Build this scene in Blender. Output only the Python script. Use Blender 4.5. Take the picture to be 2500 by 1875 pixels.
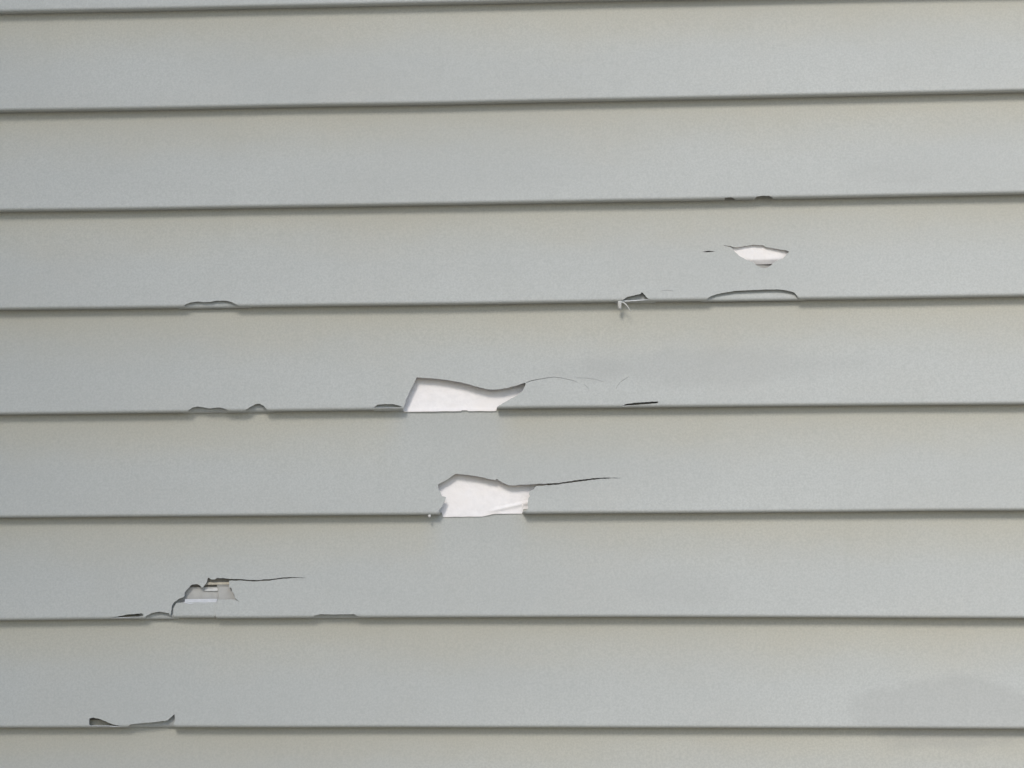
import bpy, math, random
from mathutils import Vector, Matrix, noise
from mathutils.geometry import delaunay_2d_cdt

# ------------------------------------------------------------------ clear
for _o in list(bpy.data.objects):
    bpy.data.objects.remove(_o)
scene = bpy.context.scene
COL = scene.collection

# ------------------------------------------------------------------ measured layout (metres; damage outlines in mm on the board face)
CAM_D, CAM_Z, PITCH, YAW, ROLL, LENS = 2.00398, 1.5, 0.131545, 0.071080, -0.001283, 74.8800
TOP_LINE = 2.14347      # height of the first lip in view
SAG = {0: [0.0, -1.975, -1.11], 1: [2.764, 0.662, -1.312], 2: [3.256, 1.853, -1.254], 3: [1.409, 0.352, 0.684], 4: [-2.964, -0.635, -0.901], 5: [0.726, 0.962, -1.275], 6: [-8.646, -3.777, 1.399], 7: [-3.674, -1.441, -0.558]}
DAMAGE = [
    (4, 'foam', [(-234.66, 31.19), (-221.63, 30.51), (-208.22, 28.98), (-195.19, 26.65), (-185.33, 24.2), (-175.28, 21.11), (-168.78, 19.26), (-162.11, 18.55), (-155.45, 18.87), (-149.2, 19.73), (-139.24, 21.99), (-130.46, 24.91), (-129.87, 23.82), (-132.74, 17.22), (-136.62, 13.56), (-142.44, 9.89), (-149.04, 6.34), (-154.85, 2.79), (-157.16, 0.41), (-158.72, -30), (-249.21, -30), (-246.14, 2.16), (-244.38, 9.8), (-241.6, 16.38), (-237.82, 24.44)]),
    (5, 'foam', [(-213.78, 28.81), (-206.62, 32.55), (-199.85, 37.4), (-197.14, 39.19), (-190.87, 38.59), (-182.84, 37.45), (-172.23, 35.58), (-164.25, 33.54), (-159.56, 32.6), (-157.62, 34.04), (-155.81, 32.13), (-150.95, 29.68), (-145.87, 27.47), (-140.42, 27.43), (-132.64, 28.16), (-124.64, 28.48), (-120.4, 28.53), (-100.01, 29.31), (-87.6, 31.13), (-75.2, 32.8), (-63.18, 33.88), (-50.79, 34.24), (-39.96, 33.68), (-50.79, 33.38), (-63.18, 32.7), (-75.2, 31.22), (-87.6, 29.56), (-100.01, 27.89), (-120.19, 26.64), (-122.89, 23.35), (-126.15, 22.2), (-127.13, 19.06), (-125.95, 17.08), (-127.67, 14.34), (-128.21, 9.63), (-127.59, 5.31), (-130.2, 2.58), (-135.87, -30), (-210.46, -30), (-212.47, 3.72), (-209.44, 7.48), (-207.2, 12.19), (-205.73, 16.51), (-209.66, 17.73), (-211.3, 21.88), (-213.72, 25.65)]),
    (3, 'foam', [(59.63, 54.37), (67.18, 53.23), (70.9, 52.15), (76.17, 52.68), (84.18, 53.97), (89.26, 54.5), (97.42, 53.96), (99.33, 52.3), (105.13, 50.98), (112.87, 49.43), (120.22, 48.09), (121.94, 46.96), (120.15, 45.32), (118.54, 43.23), (115.95, 40.42), (109.5, 38.33), (106.34, 36.09), (104.34, 33.68), (101.97, 32.09), (98.45, 30.92), (94.21, 31.8), (91.14, 33.68), (86.41, 37.63), (80.01, 40.18), (75.98, 42.69), (72.73, 45.6), (69.67, 48.91), (66.62, 52.39)]),
    (3, 'slit', [(39.63, 48.27), (45.5, 49.26), (51.34, 48.49), (51.34, 48.29), (45.48, 47.71), (39.63, 48.07)]),
    (3, 'notch', [(43.71, -30), (43.95, 1.96), (47.08, 3.96), (52.94, 5.91), (61.88, 7.54), (70.63, 8.91), (83.61, 9.21), (96.78, 9.75), (109.93, 9.75), (116.1, 9.21), (125.67, 6.58), (128.16, 3.33), (130.48, -30)]),
    (3, 'notch', [(-38.5, -0.11), (-32.24, 4.29), (-26, 5.59), (-19.91, 6.98), (-18.57, 8.72), (-16.37, 6.35), (-11.62, 1.13), (-21.36, 0.25), (-33.05, -0.98)]),
    (3, 'slit', [(-0.64, 9.68), (5.99, 10.8), (11.43, 9.48), (11.42, 9.28), (5.99, 10.58), (-0.64, 9.44)]),
    (3, 'notch', [(-461.18, -30), (-460.86, 1.06), (-459.15, 2.7), (-454.46, 4.71), (-446.87, 5.44), (-442.42, 4.76), (-435.61, 4.88), (-428.06, 6.11), (-419.64, 6), (-413.53, 4.18), (-408.59, 1.63), (-402.48, -30)]),
    (2, 'gap', [(61.18, -30), (62.01, 1.19), (67.47, 1.49), (70.55, -0.23), (71.69, -30)]),
    (2, 'gap', [(89.6, -30), (91.21, 1.43), (97.46, 2.38), (103.67, 2), (106.73, 0.27), (107.48, -30)]),
    (4, 'notch', [(-456.25, -30), (-454.75, 1.75), (-450.54, 4.53), (-445, 5.28), (-439.77, 4.4), (-434.52, 3.32), (-423.82, 4.21), (-417.75, 2.27), (-410.89, -30)]),
    (4, 'notch', [(-401.35, -30), (-399.03, 1.48), (-394.4, 4.26), (-389.38, 7.03), (-385.42, 7.39), (-381.75, 5.33), (-379.64, 2.87), (-378.77, -30)]),
    (4, 'notch', [(-275.25, 2.08), (-271.4, 4.86), (-264.33, 5.39), (-255.66, 5.09), (-248.13, 2.99), (-250.45, 1.81), (-260.28, 1.71), (-268.15, 1.6)]),
    (4, 'gap', [(-39.12, 0.42), (-34.26, 3.17), (-25.74, 4.29), (-5.99, 5.29), (-3.67, 5.03), (-4.85, 3.49), (-19.55, 2.63), (-31.76, 1.15)]),
    (4, 'slit', [(-129.29, 25.36), (-125.39, 26.89), (-118.75, 28.19), (-111.72, 29.28), (-103.13, 30.36), (-95.7, 29.36), (-84.76, 26.67), (-79.69, 24.58), (-79.69, 24.38), (-84.76, 26.4), (-95.7, 29.02), (-103.12, 29.95), (-111.72, 28.81), (-118.75, 27.65), (-125.39, 26.28), (-129.29, 24.68)]),
    (4, 'slit', [(-82.04, 29.14), (-72.68, 28.92), (-62.93, 27.41), (-56.32, 25.13), (-56.32, 24.93), (-62.93, 27.21), (-72.68, 28.72), (-82.04, 28.94)]),
    (4, 'slit', [(-74.62, 22.92), (-70.73, 19.67), (-68.78, 14.83), (-68.78, 14.63), (-70.73, 19.47), (-74.62, 22.72)]),
    (4, 'slit', [(-43.9, 17.9), (-42.33, 21.45), (-39.59, 24.99), (-31.59, 29.84), (-31.6, 29.64), (-39.59, 24.71), (-42.33, 21.09), (-43.9, 17.46)]),
    (6, 'tear', [(-467.5, 10.26), (-466.71, 13.56), (-464.61, 16.08), (-461.85, 18.2), (-457.6, 19.92), (-455.93, 21.08), (-455.69, 24.58), (-452.93, 28.27), (-450.47, 31.18), (-448, 32.45), (-444.06, 32.69), (-441.48, 31.5), (-439.56, 29.53), (-438.37, 29.52), (-436.36, 31.97), (-434.75, 34.58), (-434.06, 38.28), (-432.89, 38.7), (-431.05, 37.28), (-427.28, 36.98), (-425.1, 38.41), (-417.86, 38.16), (-413.89, 37.54), (-401, 37.02), (-388.2, 36.03), (-375.23, 36.68), (-362.7, 38.19), (-351.13, 38.82), (-339.5, 37.81), (-351.09, 37.96), (-362.66, 37.1), (-375.18, 35.47), (-388.15, 34.85), (-400.95, 35.8), (-413.17, 35.66), (-412.92, 29.33), (-410.93, 28.93), (-409.48, 25.02), (-407.69, 22.87), (-407.11, 19.16), (-401.81, 15.24), (-407.45, 18), (-423.58, 17.92), (-424.03, 11.5), (-425.18, 3.75), (-424.16, -30), (-468.62, -30), (-468.1, 4.04)]),
    (6, 'gap', [(-526.35, 1.19), (-511.13, 3.99), (-495.6, 5.19), (-493.71, 3.46), (-496.77, 2.12), (-510.92, 1.07)]),
    (6, 'notch', [(-493.07, -30), (-492.05, 2.28), (-486.72, 5.35), (-478.93, 6.85), (-469.75, 5.22), (-467.51, -30)]),
    (6, 'notch', [(-334.1, -30), (-332.94, -0.26), (-329.3, 2.42), (-324.11, 3.36), (-309.66, 2.91), (-292.53, 3.22), (-288.56, 1.08), (-284.62, -30)]),
    (7, 'gap', [(-544.1, 2.82), (-544.14, 8.54), (-540.27, 9.48), (-533.05, 7.75), (-526.56, 5.07), (-519.29, 2.4), (-511.35, 1.24), (-509.73, 0.48), (-519.16, 0.5), (-527.89, 1.65), (-542.03, 1.49)]),
    (7, 'notch', [(-507.32, -30), (-506.22, 0.86), (-504.39, 2.75), (-492.32, 4.06), (-478.28, 5.22), (-468.95, 6.5), (-465.62, 9.69), (-462.65, 12.42), (-461.88, 6.22), (-463.58, 2.12), (-463.84, -30)]),
]


# ------------------------------------------------------------------ camera
cam_data = bpy.data.cameras.new('camera')
cam_data.sensor_width = 36.0
cam_data.lens = LENS
cam_data.clip_start = 0.01
cam_data.clip_end = 2000.0
cam = bpy.data.objects.new('camera', cam_data)
COL.objects.link(cam)
rot = (Matrix.Rotation(YAW, 4, 'Z') @ Matrix.Rotation(PITCH, 4, 'X')
       @ Matrix.Rotation(-ROLL, 4, 'Y') @ Matrix.Rotation(math.pi / 2, 4, 'X'))
cam.matrix_world = Matrix.Translation((0.0, -CAM_D, CAM_Z)) @ rot
scene.camera = cam

# ------------------------------------------------------------------ sky, sun, exposure
SUN_EL = math.radians(39.0)       # height of the veiled sun
SUN_AZ = math.radians(-12.0)      # left (-) or right (+) of the wall's outward normal
world = bpy.data.worlds.new('World')
scene.world = world
world.use_nodes = True
wn = world.node_tree.nodes
wl = world.node_tree.links
wn.clear()
sky = wn.new('ShaderNodeTexSky')
sky.sky_type = 'NISHITA'
sky.sun_disc = False
sky.sun_elevation = SUN_EL
# light comes from (sin az, -cos az): sun_rotation is measured clockwise from +Y
sun_dir = Vector((math.sin(SUN_AZ) * math.cos(SUN_EL), -math.cos(SUN_AZ) * math.cos(SUN_EL), math.sin(SUN_EL)))
sky.sun_rotation = math.atan2(sun_dir.x, sun_dir.y)
sky.altitude = 100.0
sky.air_density = 1.0
sky.dust_density = 1.0
sky.ozone_density = 1.0
bg = wn.new('ShaderNodeBackground')
bg.inputs['Strength'].default_value = 0.136
wo = wn.new('ShaderNodeOutputWorld')
wl.new(sky.outputs[0], bg.inputs[0])
wl.new(bg.outputs[0], wo.inputs[0])

sun_data = bpy.data.lights.new('sun', 'SUN')
sun_data.energy = 1.5
sun_data.angle = math.radians(15.0)
sun_data.color = (1.0, 0.96, 0.91)
sun = bpy.data.objects.new('sun', sun_data)
COL.objects.link(sun)
sun.location = sun_dir * 20.0
sun.rotation_euler = sun_dir.to_track_quat('Z', 'Y').to_euler()

vs = scene.view_settings
vs.view_transform = 'Standard'
vs.look = 'None'
vs.gamma = 1.0
vs.use_curve_mapping = False
vs.exposure = 0.45
scene.render.filter_size = 2.8

# ------------------------------------------------------------------ materials
def new_mat(name, base, rough, spec=0.4):
    m = bpy.data.materials.new(name)
    m.use_nodes = True
    b = m.node_tree.nodes['Principled BSDF']
    b.inputs['Base Color'].default_value = (*base, 1.0)
    b.inputs['Roughness'].default_value = rough
    b.inputs['Specular IOR Level'].default_value = spec
    return m, m.node_tree.nodes, m.node_tree.links, b

def mix_rgb(n, l, fac, a, b, blend='MIX'):
    x = n.new('ShaderNodeMix')
    x.data_type = 'RGBA'
    x.blend_type = blend
    for sock, val in ((x.inputs[0], fac), (x.inputs[6], a), (x.inputs[7], b)):
        if isinstance(val, bpy.types.NodeSocket):
            l.new(val, sock)
        elif isinstance(val, (int, float)):
            sock.default_value = val
        else:
            sock.default_value = (*val, 1.0)
    return x.outputs[2]

def noise_node(n, l, vec, scale, detail=3.0, rough=0.55):
    t = n.new('ShaderNodeTexNoise')
    t.inputs['Scale'].default_value = scale
    t.inputs['Detail'].default_value = detail
    t.inputs['Roughness'].default_value = rough
    if vec is not None:
        l.new(vec, t.inputs['Vector'])
    return t.outputs[0]

def ramp(n, l, fac, a, b, va=0.0, vb=1.0):
    r = n.new('ShaderNodeMapRange')
    r.interpolation_type = 'SMOOTHSTEP'
    r.inputs[1].default_value = a
    r.inputs[2].default_value = b
    r.inputs[3].default_value = va
    r.inputs[4].default_value = vb
    l.new(fac, r.inputs[0])
    return r.outputs[0]

def stretched(n, l, sx, sy, sz):
    g = n.new('ShaderNodeNewGeometry')
    m = n.new('ShaderNodeMapping')
    m.inputs['Scale'].default_value = (sx, sy, sz)
    l.new(g.outputs['Position'], m.inputs['Vector'])
    return m.outputs['Vector']

def smudge(n, l, cx, cz, rx, rz, amp=1.0, edge=0.26):
    """soft-edged irregular grime patch at (cx, cz) on the wall"""
    g = n.new('ShaderNodeNewGeometry')
    m = n.new('ShaderNodeMapping')
    m.vector_type = 'POINT'
    m.inputs['Location'].default_value = (-cx / rx, 0.0, -cz / rz)
    m.inputs['Scale'].default_value = (1.0 / rx, 0.0, 1.0 / rz)
    l.new(g.outputs['Position'], m.inputs['Vector'])
    d = n.new('ShaderNodeVectorMath')
    d.operation = 'LENGTH'
    l.new(m.outputs[0], d.inputs[0])
    nz = noise_node(n, l, g.outputs['Position'], 22.0, 4.0)
    a = n.new('ShaderNodeMath')
    a.operation = 'MULTIPLY_ADD'
    l.new(nz, a.inputs[0])
    a.inputs[1].default_value = 1.1
    l.new(d.outputs['Value'], a.inputs[2])
    return ramp(n, l, a.outputs[0], 1.36 - edge, 1.36 + edge, amp, 0.0)

VINYL = (0.486, 0.491, 0.458)
def make_vinyl(name, base):
    m, n, l, b = new_mat(name, base, 0.5, 0.35)
    pos = stretched(n, l, 1, 1, 1)
    broad = noise_node(n, l, stretched(n, l, 2.2, 2.2, 6.0), 1.0, 3.0)
    fine = noise_node(n, l, pos, 560.0, 2.0, 0.7)
    speck = noise_node(n, l, pos, 160.0, 3.0, 0.7)
    streak = noise_node(n, l, stretched(n, l, 60.0, 60.0, 5.0), 1.0, 3.0)
    dk = tuple(c * 0.955 for c in base)
    lt = tuple(min(1, c * 1.04) for c in base)
    c = mix_rgb(n, l, ramp(n, l, broad, 0.3, 0.7), dk, lt)
    warm = noise_node(n, l, stretched(n, l, 9.0, 9.0, 14.0), 1.0, 4.0)
    c = mix_rgb(n, l, ramp(n, l, warm, 0.45, 0.75, 0.0, 0.35), c, (base[0] * 1.0, base[1] * 0.965, base[2] * 0.93))
    c = mix_rgb(n, l, ramp(n, l, streak, 0.5, 0.8, 0.0, 0.16), c, (base[0] * .86, base[1] * .86, base[2] * .84))
    c = mix_rgb(n, l, ramp(n, l, fine, 0.3, 0.7, 0.0, 0.60), c, tuple(v * 0.8 for v in base))
    c = mix_rgb(n, l, ramp(n, l, speck, 0.66, 0.78, 0.0, 0.22), c, tuple(v * 0.62 for v in base))
    # yellow tint with ragged edge: warm bounce light under each lip, painted in
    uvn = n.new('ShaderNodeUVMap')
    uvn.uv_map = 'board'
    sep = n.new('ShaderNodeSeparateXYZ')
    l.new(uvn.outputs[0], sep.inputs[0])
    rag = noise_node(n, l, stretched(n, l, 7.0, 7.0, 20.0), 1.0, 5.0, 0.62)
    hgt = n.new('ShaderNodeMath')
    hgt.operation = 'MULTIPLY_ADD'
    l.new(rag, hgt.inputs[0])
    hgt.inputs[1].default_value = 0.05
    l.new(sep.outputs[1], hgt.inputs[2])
    bounce_attr = n.new('ShaderNodeAttribute')
    bounce_attr.attribute_name = 'bounce_tint'
    bounce_fac = n.new('ShaderNodeMath')
    bounce_fac.operation = 'MULTIPLY'
    l.new(ramp(n, l, hgt.outputs[0], 0.06, 0.125, 0.0, 0.9), bounce_fac.inputs[0])
    l.new(bounce_attr.outputs['Fac'], bounce_fac.inputs[1])
    c = mix_rgb(n, l, bounce_fac.outputs[0], c, (1.02, 0.968, 0.868), 'MULTIPLY')
    for args in ((0.265, TOP_LINE - 0.688, 0.11, 0.040, 0.30, 0.12), (-0.068, TOP_LINE - 0.365, 0.05, 0.014, 0.12),
                 (0.05, TOP_LINE - 0.362, 0.15, 0.022, 0.19),
                 (0.02, TOP_LINE - 0.57, 0.06, 0.02, 0.10), (0.22, TOP_LINE - 0.178, 0.06, 0.014, 0.09)):
        c = mix_rgb(n, l, smudge(n, l, *args), c, (base[0] * .70, base[1] * .68, base[2] * .68))
    l.new(c, b.inputs['Base Color'])
    bump = n.new('ShaderNodeBump')
    bump.inputs['Strength'].default_value = 0.12
    bump.inputs['Distance'].default_value = 0.0006
    l.new(noise_node(n, l, stretched(n, l, 90.0, 200.0, 420.0), 1.0, 3.0), bump.inputs['Height'])
    l.new(bump.outputs[0], b.inputs['Normal'])
    l.new(ramp(n, l, speck, 0.3, 0.7, 0.55, 0.7), b.inputs['Roughness'])
    return m

def make_simple(name, base, rough, scale, spread=0.1, bump_s=0.2, bump_d=0.0008, spec=0.3, tint=None):
    m, n, l, b = new_mat(name, base, rough, spec)
    pos = stretched(n, l, 1, 1, 1)
    c = mix_rgb(n, l, ramp(n, l, noise_node(n, l, pos, scale, 4.0), 0.3, 0.7),
                tuple(v * (1 - spread) for v in base), tuple(min(1.0, v * (1 + spread)) for v in base))
    if tint:
        c = mix_rgb(n, l, ramp(n, l, noise_node(n, l, pos, scale * 0.17, 3.0), 0.42, 0.68, 0.0, 1.0), c, tint)
    l.new(c, b.inputs['Base Color'])
    bp = n.new('ShaderNodeBump')
    bp.inputs['Strength'].default_value = bump_s
    bp.inputs['Distance'].default_value = bump_d
    l.new(noise_node(n, l, pos, scale * 2.0, 3.0), bp.inputs['Height'])
    l.new(bp.outputs[0], b.inputs['Normal'])
    return m

M_VINYL = make_vinyl('grey_vinyl', VINYL)
M_FOAM = make_simple('white_foam', (0.895, 0.85, 0.815), 0.9, 220.0, 0.03, 0.35, 0.0006, 0.1, (0.90, 0.845, 0.795))
M_STRAW = make_simple('aged_foam', (0.60, 0.585, 0.545), 0.9, 180.0, 0.07, 0.3, 0.0005, 0.1)
M_INNER = make_simple('bare_board_back', (0.47, 0.455, 0.42), 0.7, 120.0, 0.06, 0.2, 0.0004)
M_EDGE = make_simple('grey_foam', (0.60, 0.60, 0.60), 0.9, 180.0, 0.06, 0.3, 0.0005, 0.1)
M_CORE = make_simple('pale_vinyl_core', (0.60, 0.60, 0.585), 0.6, 200.0, 0.05, 0.1, 0.0003)
M_OCHRE = make_simple('ochre_foam', (0.50, 0.455, 0.36), 0.9, 200.0, 0.08, 0.3, 0.0005, 0.1)
M_SHEATH = make_simple('sheathing_board', (0.46, 0.44, 0.40), 0.9, 60.0, 0.1)
M_TRIM = make_simple('painted_trim', (0.62, 0.62, 0.60), 0.5, 40.0, 0.04)
M_CONCRETE = make_simple('concrete', (0.33, 0.32, 0.30), 0.9, 14.0, 0.2, 0.4, 0.004)
M_GROUND = make_simple('pale_gravel', (0.50, 0.46, 0.395), 0.95, 9.0, 0.3, 0.6, 0.02, 0.1, (0.44, 0.40, 0.34))

# ------------------------------------------------------------------ siding profile
H = 0.100            # exposure of one board
P = 0.0112            # how far each lip stands proud of the board below
R = 0.0027           # radius of the rounded lip
TH = 0.0011          # sheet thickness
ARC0 = -R * (math.pi / 2 - 1.0)          # s where the lip has turned to face down
S_MIN = ARC0 - (P + 0.0025 - R)          # s at the back of the underside
X0, X1 = -2.2, 2.3

def sag(i, x):
    if i not in SAG:
        return 0.0
    a, b, c = SAG[i]
    # flatten towards the ends so that the boards go on straight beyond the measured stretch
    xc = -0.75 if x < -0.75 else (0.62 if x > 0.62 else x)
    return (a * xc * xc + b * xc + c) / 1000.0

def line_z(i, x):
    return TOP_LINE - H * i + sag(i, x)

def face_y(s):
    """depth of the board face behind its lip: boards flare out towards the lip"""
    t = min(1.0, max(0.0, s / H))
    return P * (1.0 - (1.0 - t) ** 1.7)

def profile(i, x, s, back=0.0):
    """board i, along the wall x, distance s up the face from the lip; back = inward offset"""
    z0 = line_z(i, x)
    if s >= R:
        y, z, ny, nz = face_y(s), z0 + s, 1.0, 0.0
    elif s >= ARC0:
        t = (R - s) / R
        t = min(t, math.pi / 2)
        yb = face_y(R)
        y, z, ny, nz = yb + R * (1 - math.cos(t)), z0 + R - R * math.sin(t), math.cos(t), math.sin(t)
    else:
        d = ARC0 - s
        y, z, ny, nz = face_y(R) + R + d, z0 + d * 0.10, 0.0, 1.0
    # slight oil-canning of thin sheet, fading towards the lip's underside
    if s > 0:
        f = min(1.0, s / 0.02)
        y += f * 0.00035 * noise.noise(Vector((x * 3.1, s * 14.0 + i * 7.3, i * 1.7)))
        y += f * 0.00016 * noise.noise(Vector((x * 11.0, s * 40.0, i * 3.9 + 9.0)))
    # the lips bow in and out a little, so the gaps and their shadows vary
    y += 0.0009 * noise.noise(Vector((x * 3.7, i * 9.1, 6.0))) * (1.0 - min(1.0, max(0.0, s) / 0.06))
    z += 0.0004 * noise.noise(Vector((x * 7.0, i * 5.1, 2.0))) if s < 0.01 else 0.0
    return Vector((x, y + back * ny, z + back * nz))

def inside(poly, x, y):
    r = False
    n = len(poly)
    for k in range(n):
        x1, y1 = poly[k]
        x2, y2 = poly[k - 1]
        if (y1 > y) != (y2 > y) and x < (x2 - x1) * (y - y1) / (y2 - y1) + x1:
            r = not r
    return r

def roughen(poly, step, amp, rng):
    """break long edges up into short ragged ones (mm)"""
    out = []
    n = len(poly)
    for k in range(n):
        ax, ay = poly[k]
        bx, by = poly[(k + 1) % n]
        d = math.hypot(bx - ax, by - ay)
        out.append((ax, ay))
        if min(ay, by) < -25:
            continue
        m = int(d / step)
        for j in range(1, m):
            t = j / m
            o = rng.uniform(-amp, amp)
            out.append((ax + (bx - ax) * t - (by - ay) / d * o, ay + (by - ay) * t + (bx - ax) / d * o))
    return out

def mesh_obj(name, verts, faces, mat, parent=None, smooth=False, sharp=None):
    me = bpy.data.meshes.new(name)
    me.from_pydata([tuple(v) for v in verts], [], faces)
    me.materials.append(mat)
    if smooth:
        me.polygons.foreach_set('use_smooth', [True] * len(me.polygons))
    if sharp:
        at = me.attributes.new('sharp_edge', 'BOOLEAN', 'EDGE')
        vals = [tuple(sorted(e.vertices)) in sharp for e in me.edges]
        at.data.foreach_set('value', vals)
    me.update()
    o = bpy.data.objects.new(name, me)
    COL.objects.link(o)
    if parent is not None:
        o.parent = parent
    return o

def sheet(name, pts2, tris, place, mat, parent, thick=TH, bounce_tint=lambda x: 1.0):
    """thin shell from a 2-D triangulation: place(x, s, back) gives the point"""
    nv = len(pts2)
    verts = [place(x, s, 0.0) for x, s in pts2] + [place(x, s, thick) for x, s in pts2]
    count = {}
    for t in tris:
        for k in range(3):
            e = (t[k], t[(k + 1) % 3])
            count[e] = count.get(e, 0) + 1
    faces = []
    sharp = set()
    for a, b, c in tris:
        faces.append((a, b, c))
        faces.append((c + nv, b + nv, a + nv))
    n_skin = len(faces)
    for (a, b) in list(count):
        if (b, a) not in count:
            faces.append((b, a, a + nv, b + nv))
            for e in ((a, b), (a + nv, b + nv), (a, a + nv), (b, b + nv)):
                sharp.add(tuple(sorted(e)))
    o = mesh_obj(name, verts, faces, mat, parent, True, sharp)
    o.data.materials.append(M_CORE)                   # paler core shows on the broken edges
    o.data.polygons.foreach_set('material_index', [0 if k < n_skin else 1 for k in range(len(o.data.polygons))])
    uv = o.data.uv_layers.new(name='board')          # u along the board, v up its face (metres)
    flat = []
    for lp in o.data.loops:
        x, t = pts2[lp.vertex_index % nv]
        flat += [x, t]
    uv.data.foreach_set('uv', flat)
    # strength of the painted under-lip light, weak below a missing stretch of lip
    fa = o.data.attributes.new('bounce_tint', 'FLOAT', 'POINT')
    fa.data.foreach_set('value', [bounce_tint(pts2[k % nv][0]) for k in range(2 * nv)])
    return o

def triangulate(points, polys, keep):
    """points: free 2-D points (mm); polys: constraint loops; keep(cx, cy) -> bool"""
    vs_ = [Vector(p) for p in points]
    es = []
    for po in polys:
        b = len(vs_)
        vs_ += [Vector(p) for p in po]
        es += [(b + k, b + (k + 1) % len(po)) for k in range(len(po))]
    ov, oe, of, *_ = delaunay_2d_cdt(vs_, es, [], 0, 1e-5)
    tris = []
    for f in of:
        if len(f) != 3:
            continue
        a, b, c = (ov[k] for k in f)
        cx, cy = (a.x + b.x + c.x) / 3, (a.y + b.y + c.y) / 3
        if keep(cx, cy):
            area = (b.x - a.x) * (c.y - a.y) - (c.x - a.x) * (b.y - a.y)
            tris.append(tuple(f) if area > 0 else (f[0], f[2], f[1]))
    used = sorted({k for t in tris for k in t})
    mp = {k: j for j, k in enumerate(used)}
    return [(ov[k].x / 1000.0, ov[k].y / 1000.0) for k in used], [tuple(mp[k] for k in t) for t in tris]

LIP_GAPS = {5: ((-0.246, -0.160),), 6: ((-0.210, -0.140),)}  # stretches below a missing lip, where the painted warm light fades out
def bounce_tint_at(i, x):
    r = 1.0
    for a, b in LIP_GAPS.get(i, ()):
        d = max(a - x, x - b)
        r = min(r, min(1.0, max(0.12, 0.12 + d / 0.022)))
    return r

S_ROWS = [S_MIN, (S_MIN + ARC0) / 2] + [ARC0 + (R - ARC0) * k / 7 for k in range(8)] + [0.004, 0.008, 0.014, 0.022, 0.032, 0.044, 0.058, 0.074, 0.09, H + 0.006]

def board(i, holes, parent, step=0.012, xa=X0, xb=X1):
    rng = random.Random(100 + i)
    n = int(round((xb - xa) / step))
    pts = [((xa + (xb - xa) * k / n) * 1000.0, s * 1000.0) for k in range(n + 1) for s in S_ROWS]
    polys = []
    for kind, po in holes:
        amp = {'foam': 0.3, 'tear': 0.28, 'notch': 0.18, 'gap': 0.2, 'slit': 0.0}[kind]
        q = roughen(po, 1.3, amp, rng) if kind != 'slit' else po
        # stop the cut a little beyond the back edge of the underside
        polys.append([(x, max(y, S_MIN * 1000.0 - 1.0)) for x, y in q])
    lo, hi = S_MIN * 1000.0 - 1e-4, (H + 0.006) * 1000.0 + 1e-4
    # refine round the damage
    for po in polys:
        xs = [p[0] for p in po]
        for k in range(int((max(xs) - min(xs) + 8) / 2.5) + 1):
            x = min(xs) - 4 + k * 2.5
            for s in S_ROWS[:13]:
                pts.append((x + 0.013, s * 1000.0))
    p2, tris = triangulate(pts, polys, lambda x, y: lo < y < hi and not any(inside(q, x, y) for q in polys))
    return sheet('siding_board', p2, tris, lambda x, s, b: profile(i, x, s, b), M_VINYL, parent, bounce_tint=lambda x: bounce_tint_at(i, x))

def box_verts(x0, x1, y0, y1, z0, z1):
    v = [(x0, y0, z0), (x1, y0, z0), (x1, y1, z0), (x0, y1, z0), (x0, y0, z1), (x1, y0, z1), (x1, y1, z1), (x0, y1, z1)]
    f = [(0, 3, 2, 1), (4, 5, 6, 7), (0, 1, 5, 4), (1, 2, 6, 5), (2, 3, 7, 6), (3, 0, 4, 7)]
    return v, f

def box(name, x0, x1, y0, y1, z0, z1, mat, parent=None, bevel=0.0):
    v, f = box_verts(x0, x1, y0, y1, z0, z1)
    o = mesh_obj(name, v, f, mat, parent)
    if bevel:
        md = o.modifiers.new('bevel', 'BEVEL')
        md.width = bevel
        md.segments = 2
    return o

def slab(name, x0, x1, s0, s1, front, thick, mat, parent, i, nx=40, ns=16, lower=None, upper=None):
    """block with a shaped front: front(x, s) -> y ; lower/upper(x) shift its edges"""
    verts, faces = [], []
    for back in (0, 1):
        for a in range(nx + 1):
            x = x0 + (x1 - x0) * a / nx
            sl = s0 + (lower(x) if lower else 0.0)
            su = s1 + (upper(x) if upper else 0.0)
            for b in range(ns + 1):
                s = sl + (su - sl) * b / ns
                y = front(x, s)
                verts.append((x, y + thick * back, line_z(i, x) + s))
    N = (nx + 1) * (ns + 1)
    q = lambda a, b, k: k * N + a * (ns + 1) + b
    sharp = set()
    for a in range(nx):
        for b in range(ns):
            faces.append((q(a, b, 0), q(a + 1, b, 0), q(a + 1, b + 1, 0), q(a, b + 1, 0)))
            faces.append((q(a, b, 1), q(a, b + 1, 1), q(a + 1, b + 1, 1), q(a + 1, b, 1)))
    def rim(p1, p2):
        faces.append((p2, p1, p1 + N, p2 + N))
        sharp.update({tuple(sorted((p1, p2))), tuple(sorted((p1 + N, p2 + N)))})
    for a in range(nx):
        rim(q(a, 0, 0), q(a + 1, 0, 0))
        rim(q(a + 1, ns, 0), q(a, ns, 0))
    for b in range(ns):
        rim(q(0, b + 1, 0), q(0, b, 0))
        rim(q(nx, b, 0), q(nx, b + 1, 0))
    return mesh_obj(name, verts, faces, mat, parent, True, sharp)

def tag(o, label=None, cat=None, group=None, kind=None):
    for k, v in (('label', label), ('category', cat), ('group', group), ('kind', kind)):
        if v:
            o[k] = v
    return o

def empty(name, loc=(0, 0, 0)):
    o = bpy.data.objects.new(name, None)
    o.location = loc
    o.empty_display_size = 0.1
    COL.objects.link(o)
    return o

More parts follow.
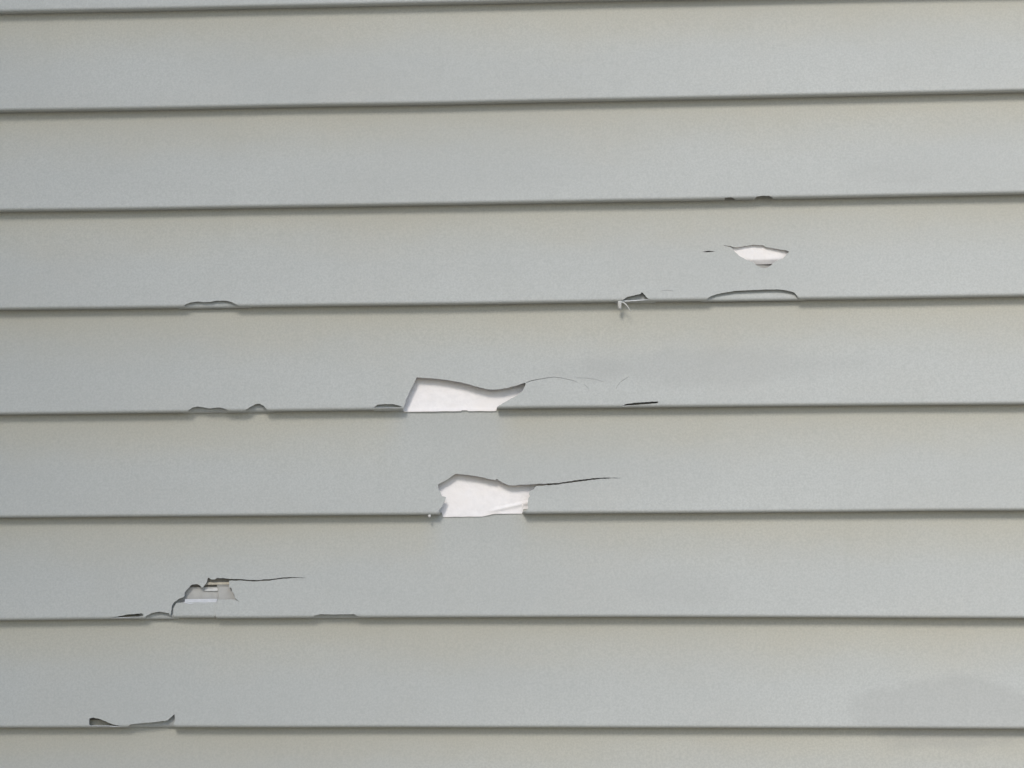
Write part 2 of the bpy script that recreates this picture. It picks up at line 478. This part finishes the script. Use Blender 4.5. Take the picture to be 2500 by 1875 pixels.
# ------------------------------------------------------------------ ground
def ground():
    n = 40
    size = 300.0
    v, f = [], []
    for a in range(n + 1):
        for b in range(n + 1):
            u, w = 2 * a / n - 1, 2 * b / n - 1
            x, y = size * u * abs(u) ** 1.6, size * w * abs(w) ** 1.6
            v.append((x, y, 0.03 * noise.noise(Vector((x * 0.3, y * 0.3, 0.0)))))
    for a in range(n):
        for b in range(n):
            k = a * (n + 1) + b
            f.append((k, k + n + 1, k + n + 2, k + 1))
    return mesh_obj('ground', v, f, M_GROUND, None, True)

tag(ground(), kind='structure')

# ------------------------------------------------------------------ the wall
wall = empty('siding_wall')
tag(wall, 'wall of pale grey horizontal siding boards, torn open in several places', 'wall', kind='thing')
box('sheathing', X0 + 0.01, X1 - 0.01, P + 0.0034, P + 0.12, 0.05, 3.3, M_SHEATH, wall)
box('foundation', X0, X1, -0.004, P + 0.0030, -0.2, TOP_LINE - 20 * H - 0.004, M_CONCRETE, wall, 0.003)

by_course = {}
for i, kind, po in DAMAGE:
    by_course.setdefault(i, []).append((kind, po))
LABELS = {2: 'board with two tiny chips in its lower edge',
          3: 'board with a lens-shaped hole on the right and chipped lower edge',
          4: 'board with the wide white hole and a long hairline crack',
          5: 'board with a ragged white hole and a crack running right',
          6: 'board with a stepped broken hole and loose flap on the left',
          7: 'board with a torn, curled lower edge at the left'}
boards = {}
for i in range(0, 9):
    b = board(i, by_course.get(i, []), wall)
    if i in LABELS:
        b['label'] = LABELS[i]
    boards[i] = b
# the boards above and below go on unbroken: one shared mesh, shifted
SAG[-1] = [0.0, 0.0, 0.0]
plain = board(-1, [], wall, step=0.06)
for i in list(range(-11, -1)) + list(range(9, 21)):
    c = plain.copy()
    COL.objects.link(c)
    c.parent = wall
    c.location.z = -H * (i + 1)
box('frieze_board', X0, X1, -0.012, P + 0.0030, TOP_LINE + 11 * H + 0.09, TOP_LINE + 11 * H + 0.24, M_TRIM, wall, 0.004)

# --- lock strips behind the chipped lower edges
def lock_strip(i, po, depth=0.0038, taper=0.45, rad=0.0042, margin=0.006):
    xs = [p[0] for p in po]
    xa, xb = min(xs) / 1000.0 - margin, max(xs) / 1000.0 + margin
    def pr(x, s, back):
        z0 = line_z(i, x) - 0.0004
        d_ = depth * (taper + (1.0 - taper) * min(1.0, max(0.0, s) / 0.006))
        if s >= rad:
            y, z, ny, nz = d_ + face_y(s), z0 + s, 1.0, 0.0
        else:
            t = min((rad - s) / rad, math.pi / 2)
            y, z, ny, nz = d_ + face_y(rad) + rad * (1 - math.cos(t)), z0 + rad - rad * math.sin(t), math.cos(t), math.sin(t)
        y += 0.0003 * noise.noise(Vector((x * 60.0, s * 60.0, i)))
        return Vector((x, y + back * ny, z + back * nz))
    n = max(4, int((xb - xa) / 0.004))
    rows = [rad - rad * math.pi / 2 * (1 - k / 8) for k in range(9)] + [0.008, 0.014, 0.020, 0.026]
    pts = [(xa + (xb - xa) * k / n, s) for k in range(n + 1) for s in rows]
    m = len(rows)
    tris = []
    for k in range(n):
        for r in range(m - 1):
            a = k * m + r
            tris += [(a, a + m, a + m + 1), (a, a + m + 1, a + 1)]
    return sheet('lock_strip', pts, tris, pr, M_VINYL, boards[i], 0.0009)

for i, kind, po in DAMAGE:
    if kind == 'notch':
        left = po[0][0] < -300.0
        if i == 7 or (i == 4 and left):
            lock_strip(i, po, 0.0054, 1.0)
        elif i == 4:
            lock_strip(i, po, 0.0045, 0.8, margin=0.0005)     # beside the wide hole: must not reach into it
        elif i == 3 and -60.0 < po[0][0] < 0.0:
            lock_strip(i, po, 0.0055, 1.0)
        elif left:
            lock_strip(i, po, 0.0055 if i == 6 else 0.0042, 0.72)
        else:
            lock_strip(i, po)

# --- white foam behind the big holes
def rough_foam(x, s, k):
    return 0.0003 * noise.noise(Vector((x * 120.0, s * 160.0, k))) + 0.0006 * noise.noise(Vector((x * 35.0, s * 45.0, k + 5.0)))

def foam_wide(x, s):
    # flat sheet that comes a little forward towards the lower left
    t = (x + 0.245) / 0.115
    return P - 0.0012 + 0.12 * max(s, 0.0) + 0.0007 * min(max(t, 0), 1) + rough_foam(x, s, 1.0) - 0.0009 * math.exp(-((s + 0.001) / 0.0025) ** 2)
slab('foam_backing', -0.256, -0.122, -0.0012, 0.040, foam_wide, 0.004, M_FOAM, boards[4], 4, 110, 34,
     lower=lambda x: 0.0006 * noise.noise(Vector((x * 70.0, 3.0, 0.0))) + (0.0008 if -0.192 < x < -0.1855 else 0.0) + (0.0045 if x > -0.1585 or x < -0.2485 else 0.0))

def foam_ragged(x, s):
    y = P - 0.0010 + 0.10 * max(s, 0.0) + rough_foam(x, s, 2.0)
    # torn ridges in the lower right of the foam
    d = (s - (0.006 + (x + 0.165) * 0.22)) * 1000.0
    if x > -0.168:
        f = min(1.0, (x + 0.168) / 0.012)
        y -= f * 0.0016 * max(0.0, 1.0 - abs(d + 2.6) / 2.6)
        y += f * 0.0005 * math.exp(-(d / 0.5) ** 2)
    return y
slab('foam_backing', -0.224, -0.110, -0.0016, 0.046, foam_ragged, 0.004, M_FOAM, boards[5], 5, 110, 40,
     lower=lambda x: (0.0026 * max(0.0, min(1.0, (x + 0.172) / 0.012)) if x < -0.145 else 0.0026)
     + 0.0005 * noise.noise(Vector((x * 90.0, 8.0, 0.0))) + (0.0045 if x > -0.1330 or x < -0.2100 else 0.0))

def foam_lens(x, s):
    y = P - 0.0005 + rough_foam(x, s, 3.0)
    if s < 0.0405:
        y += (0.0405 - s) * 0.55
    if abs(x - 0.093) < 0.006:
        y += 0.0004
    return y
slab('foam_backing', 0.050, 0.132, 0.0364, 0.062, foam_lens, 0.003, M_FOAM, boards[3], 3, 80, 34)

# --- the stepped hole: recessed layers and a loose flap
def tear_inside(x, s):
    y = 0.0104
    if x > -0.4245:
        y = 0.0088
    return y + 0.0003 * noise.noise(Vector((x * 90.0, s * 90.0, 4.0)))
slab('lock_strip', -0.462, -0.402, 0.010, 0.0300, tear_inside, 0.001, M_INNER, boards[6], 6, 60, 14)
slab('lock_strip', -0.4255, -0.404, 0.0285, 0.0322, lambda x, s: 0.0086 + (0.0325 - s) * 0.5, 0.001, M_INNER, boards[6], 6, 20, 4)
slab('foam_backing', -0.4375, -0.4250, 0.0262, 0.0292, lambda x, s: 0.0092 + (s - 0.0262) * 0.5 + rough_foam(x, s, 6.0), 0.0009, M_STRAW, boards[6], 6, 24, 6)
slab('torn_ledge', -0.4370, -0.4090, 0.0322, 0.0346, lambda x, s: 0.0084 + (s - 0.0322) * 0.7 + 0.0003 * noise.noise(Vector((x * 200.0, s, 1.0))), 0.0012, M_OCHRE, boards[6], 6, 30, 4)

flap_poly = [(-466.0, -30.0), (-466.3, 9.0), (-463.6, 14.0), (-455.0, 14.9), (-440.0, 14.6), (-423.5, 14.8), (-423.8, 11.0), (-425.1, 3.5), (-425.4, -30.0)]
def flap():
    rng = random.Random(5)
    po = [(x, max(y, S_MIN * 1000.0 - 1.0)) for x, y in roughen(flap_poly, 2.0, 0.12, rng)]
    pts = [(-470.0 + 2.0 * k + 0.017, s * 1000.0) for k in range(26) for s in S_ROWS[:14]]
    p2, tris = triangulate(pts, [po], lambda x, y: inside(po, x, y) and y > S_MIN * 1000.0)
    def place(x, s, b):
        v = profile(6, x, s, b)
        lean = 0.0011 + 0.0012 * max(0.0, (-0.448 - x) / 0.018)
        return Vector((x, v.y + lean, v.z + 0.0007))
    o = sheet('loose_flap', p2, tris, place, M_VINYL, boards[6])
    o['label'] = 'loose piece of broken board with a white upper edge'
    return o
flap()
slab('foam_edge', -0.4555, -0.4246, 0.0144, 0.0186, lambda x, s: 0.0036 + (s - 0.0144) * 0.6 + rough_foam(x, s, 7.0) * 0.6, 0.002, M_EDGE, boards[6], 6, 40, 6,
     lower=lambda x: 0.0006 * noise.noise(Vector((x * 150.0, 2.0, 0.0))))

# --- a shred of sheet hanging from the lip, and a crumb of foam
def shred():
    z = line_z(3, -0.0397)
    verts, faces = [], []
    n = 6
    for k in range(n + 1):
        t = k / n
        zz = z + 0.0002 - 0.0074 * t
        w = 0.0019 - 0.0004 * t
        cx = -0.0395 - 0.0004 * math.sin(t * 3.0)
        y = -0.0006 + 0.0012 * t * t
        verts += [(cx - w, y, zz), (cx + w, y - 0.0003, zz), (cx + w, y + 0.0007, zz), (cx - w, y + 0.0009, zz)]
    for k in range(n):
        a = 4 * k
        for j in range(4):
            faces.append((a + j, a + 4 + j, a + 4 + (j + 1) % 4, a + (j + 1) % 4))
    faces += [(0, 1, 2, 3), (4 * n + 3, 4 * n + 2, 4 * n + 1, 4 * n)]
    base = len(verts)
    m = 8
    for k in range(m + 1):
        t = k / m
        x = -0.0385 + 0.0092 * t
        zz = z - 0.0006 - 0.0085 * t * t - 0.001 * t
        y = -0.0004 - 0.0012 * math.sin(t * 2.6)
        w = 0.00055 * (1 - 0.7 * t)
        verts += [(x - w, y, zz - w), (x + w, y, zz + w), (x + w, y + 0.0005, zz + w), (x - w, y + 0.0005, zz - w)]
    for k in range(m):
        a = base + 4 * k
        for j in range(4):
            faces.append((a + j, a + 4 + j, a + 4 + (j + 1) % 4, a + (j + 1) % 4))
    faces += [(base, base + 1, base + 2, base + 3), (base + 4 * m + 3, base + 4 * m + 2, base + 4 * m + 1, base + 4 * m)]
    o = mesh_obj('torn_shred', verts, faces, M_STRAW, boards[3], True)
    o['label'] = 'tiny white shred hanging from the lower edge'
shred()

def crumb(i, x, s, y, r, parent):
    rng = random.Random(3)
    verts, faces = [], []
    seg, ring = 10, 6
    for a in range(ring + 1):
        th = math.pi * a / ring
        for b in range(seg):
            ph = 2 * math.pi * b / seg
            rr = r * (1 + rng.uniform(-0.22, 0.22))
            verts.append((x + rr * 1.1 * math.sin(th) * math.cos(ph), y + rr * 0.8 * math.sin(th) * math.sin(ph), line_z(i, x) + s + rr * math.cos(th)))
    for a in range(ring):
        for b in range(seg):
            faces.append((a * seg + b, (a + 1) * seg + b, (a + 1) * seg + (b + 1) % seg, a * seg + (b + 1) % seg))
    mesh_obj('foam_crumb', verts, faces, M_STRAW, parent, True)
crumb(5, -0.2213, -0.0012, 0.0010, 0.0013, boards[5])

# ------------------------------------------------------------------ added unseen wing at the left corner, there to dim the wall leftwards
wing = empty('added_shade_wing', (X0, 0.0, 0.0))
tag(wing, 'added unseen wing beyond the left edge that blocks part of the sun', 'light blocker', kind='thing')
WL, WH = 7.0, 8.4
box('added_wing_core', -2.0, -P - 0.004, -WL + 0.02, -0.02, -0.2, WH, M_SHEATH, wing)
wing_board = board(-1, [], wing, step=0.5, xa=-WL, xb=0.0)  # boards of the added unseen wing
wing_board.rotation_euler.z = math.pi / 2
for k in range(-61, 21):
    if k == -1:
        continue
    c = wing_board.copy()
    COL.objects.link(c)
    c.parent = wing
    c.location.z = -H * (k + 1)
box('foundation', -2.0, 0.004, -WL, 0.0, -0.2, TOP_LINE - 20 * H - 0.004, M_CONCRETE, wing, 0.003)
box('added_wing_corner', -0.06, 0.022, -WL - 0.022, -WL + 0.06, 0.12, WH, M_TRIM, wing, 0.003)
box('added_wing_corner', 0.002, 0.03, -0.03, -0.002, 0.15, TOP_LINE + 11 * H + 0.085, M_TRIM, wing, 0.003)
box('added_wing_eave', -2.05, 0.03, -WL - 0.03, 0.0, WH + 0.002, WH + 0.2, M_TRIM, wing, 0.006)
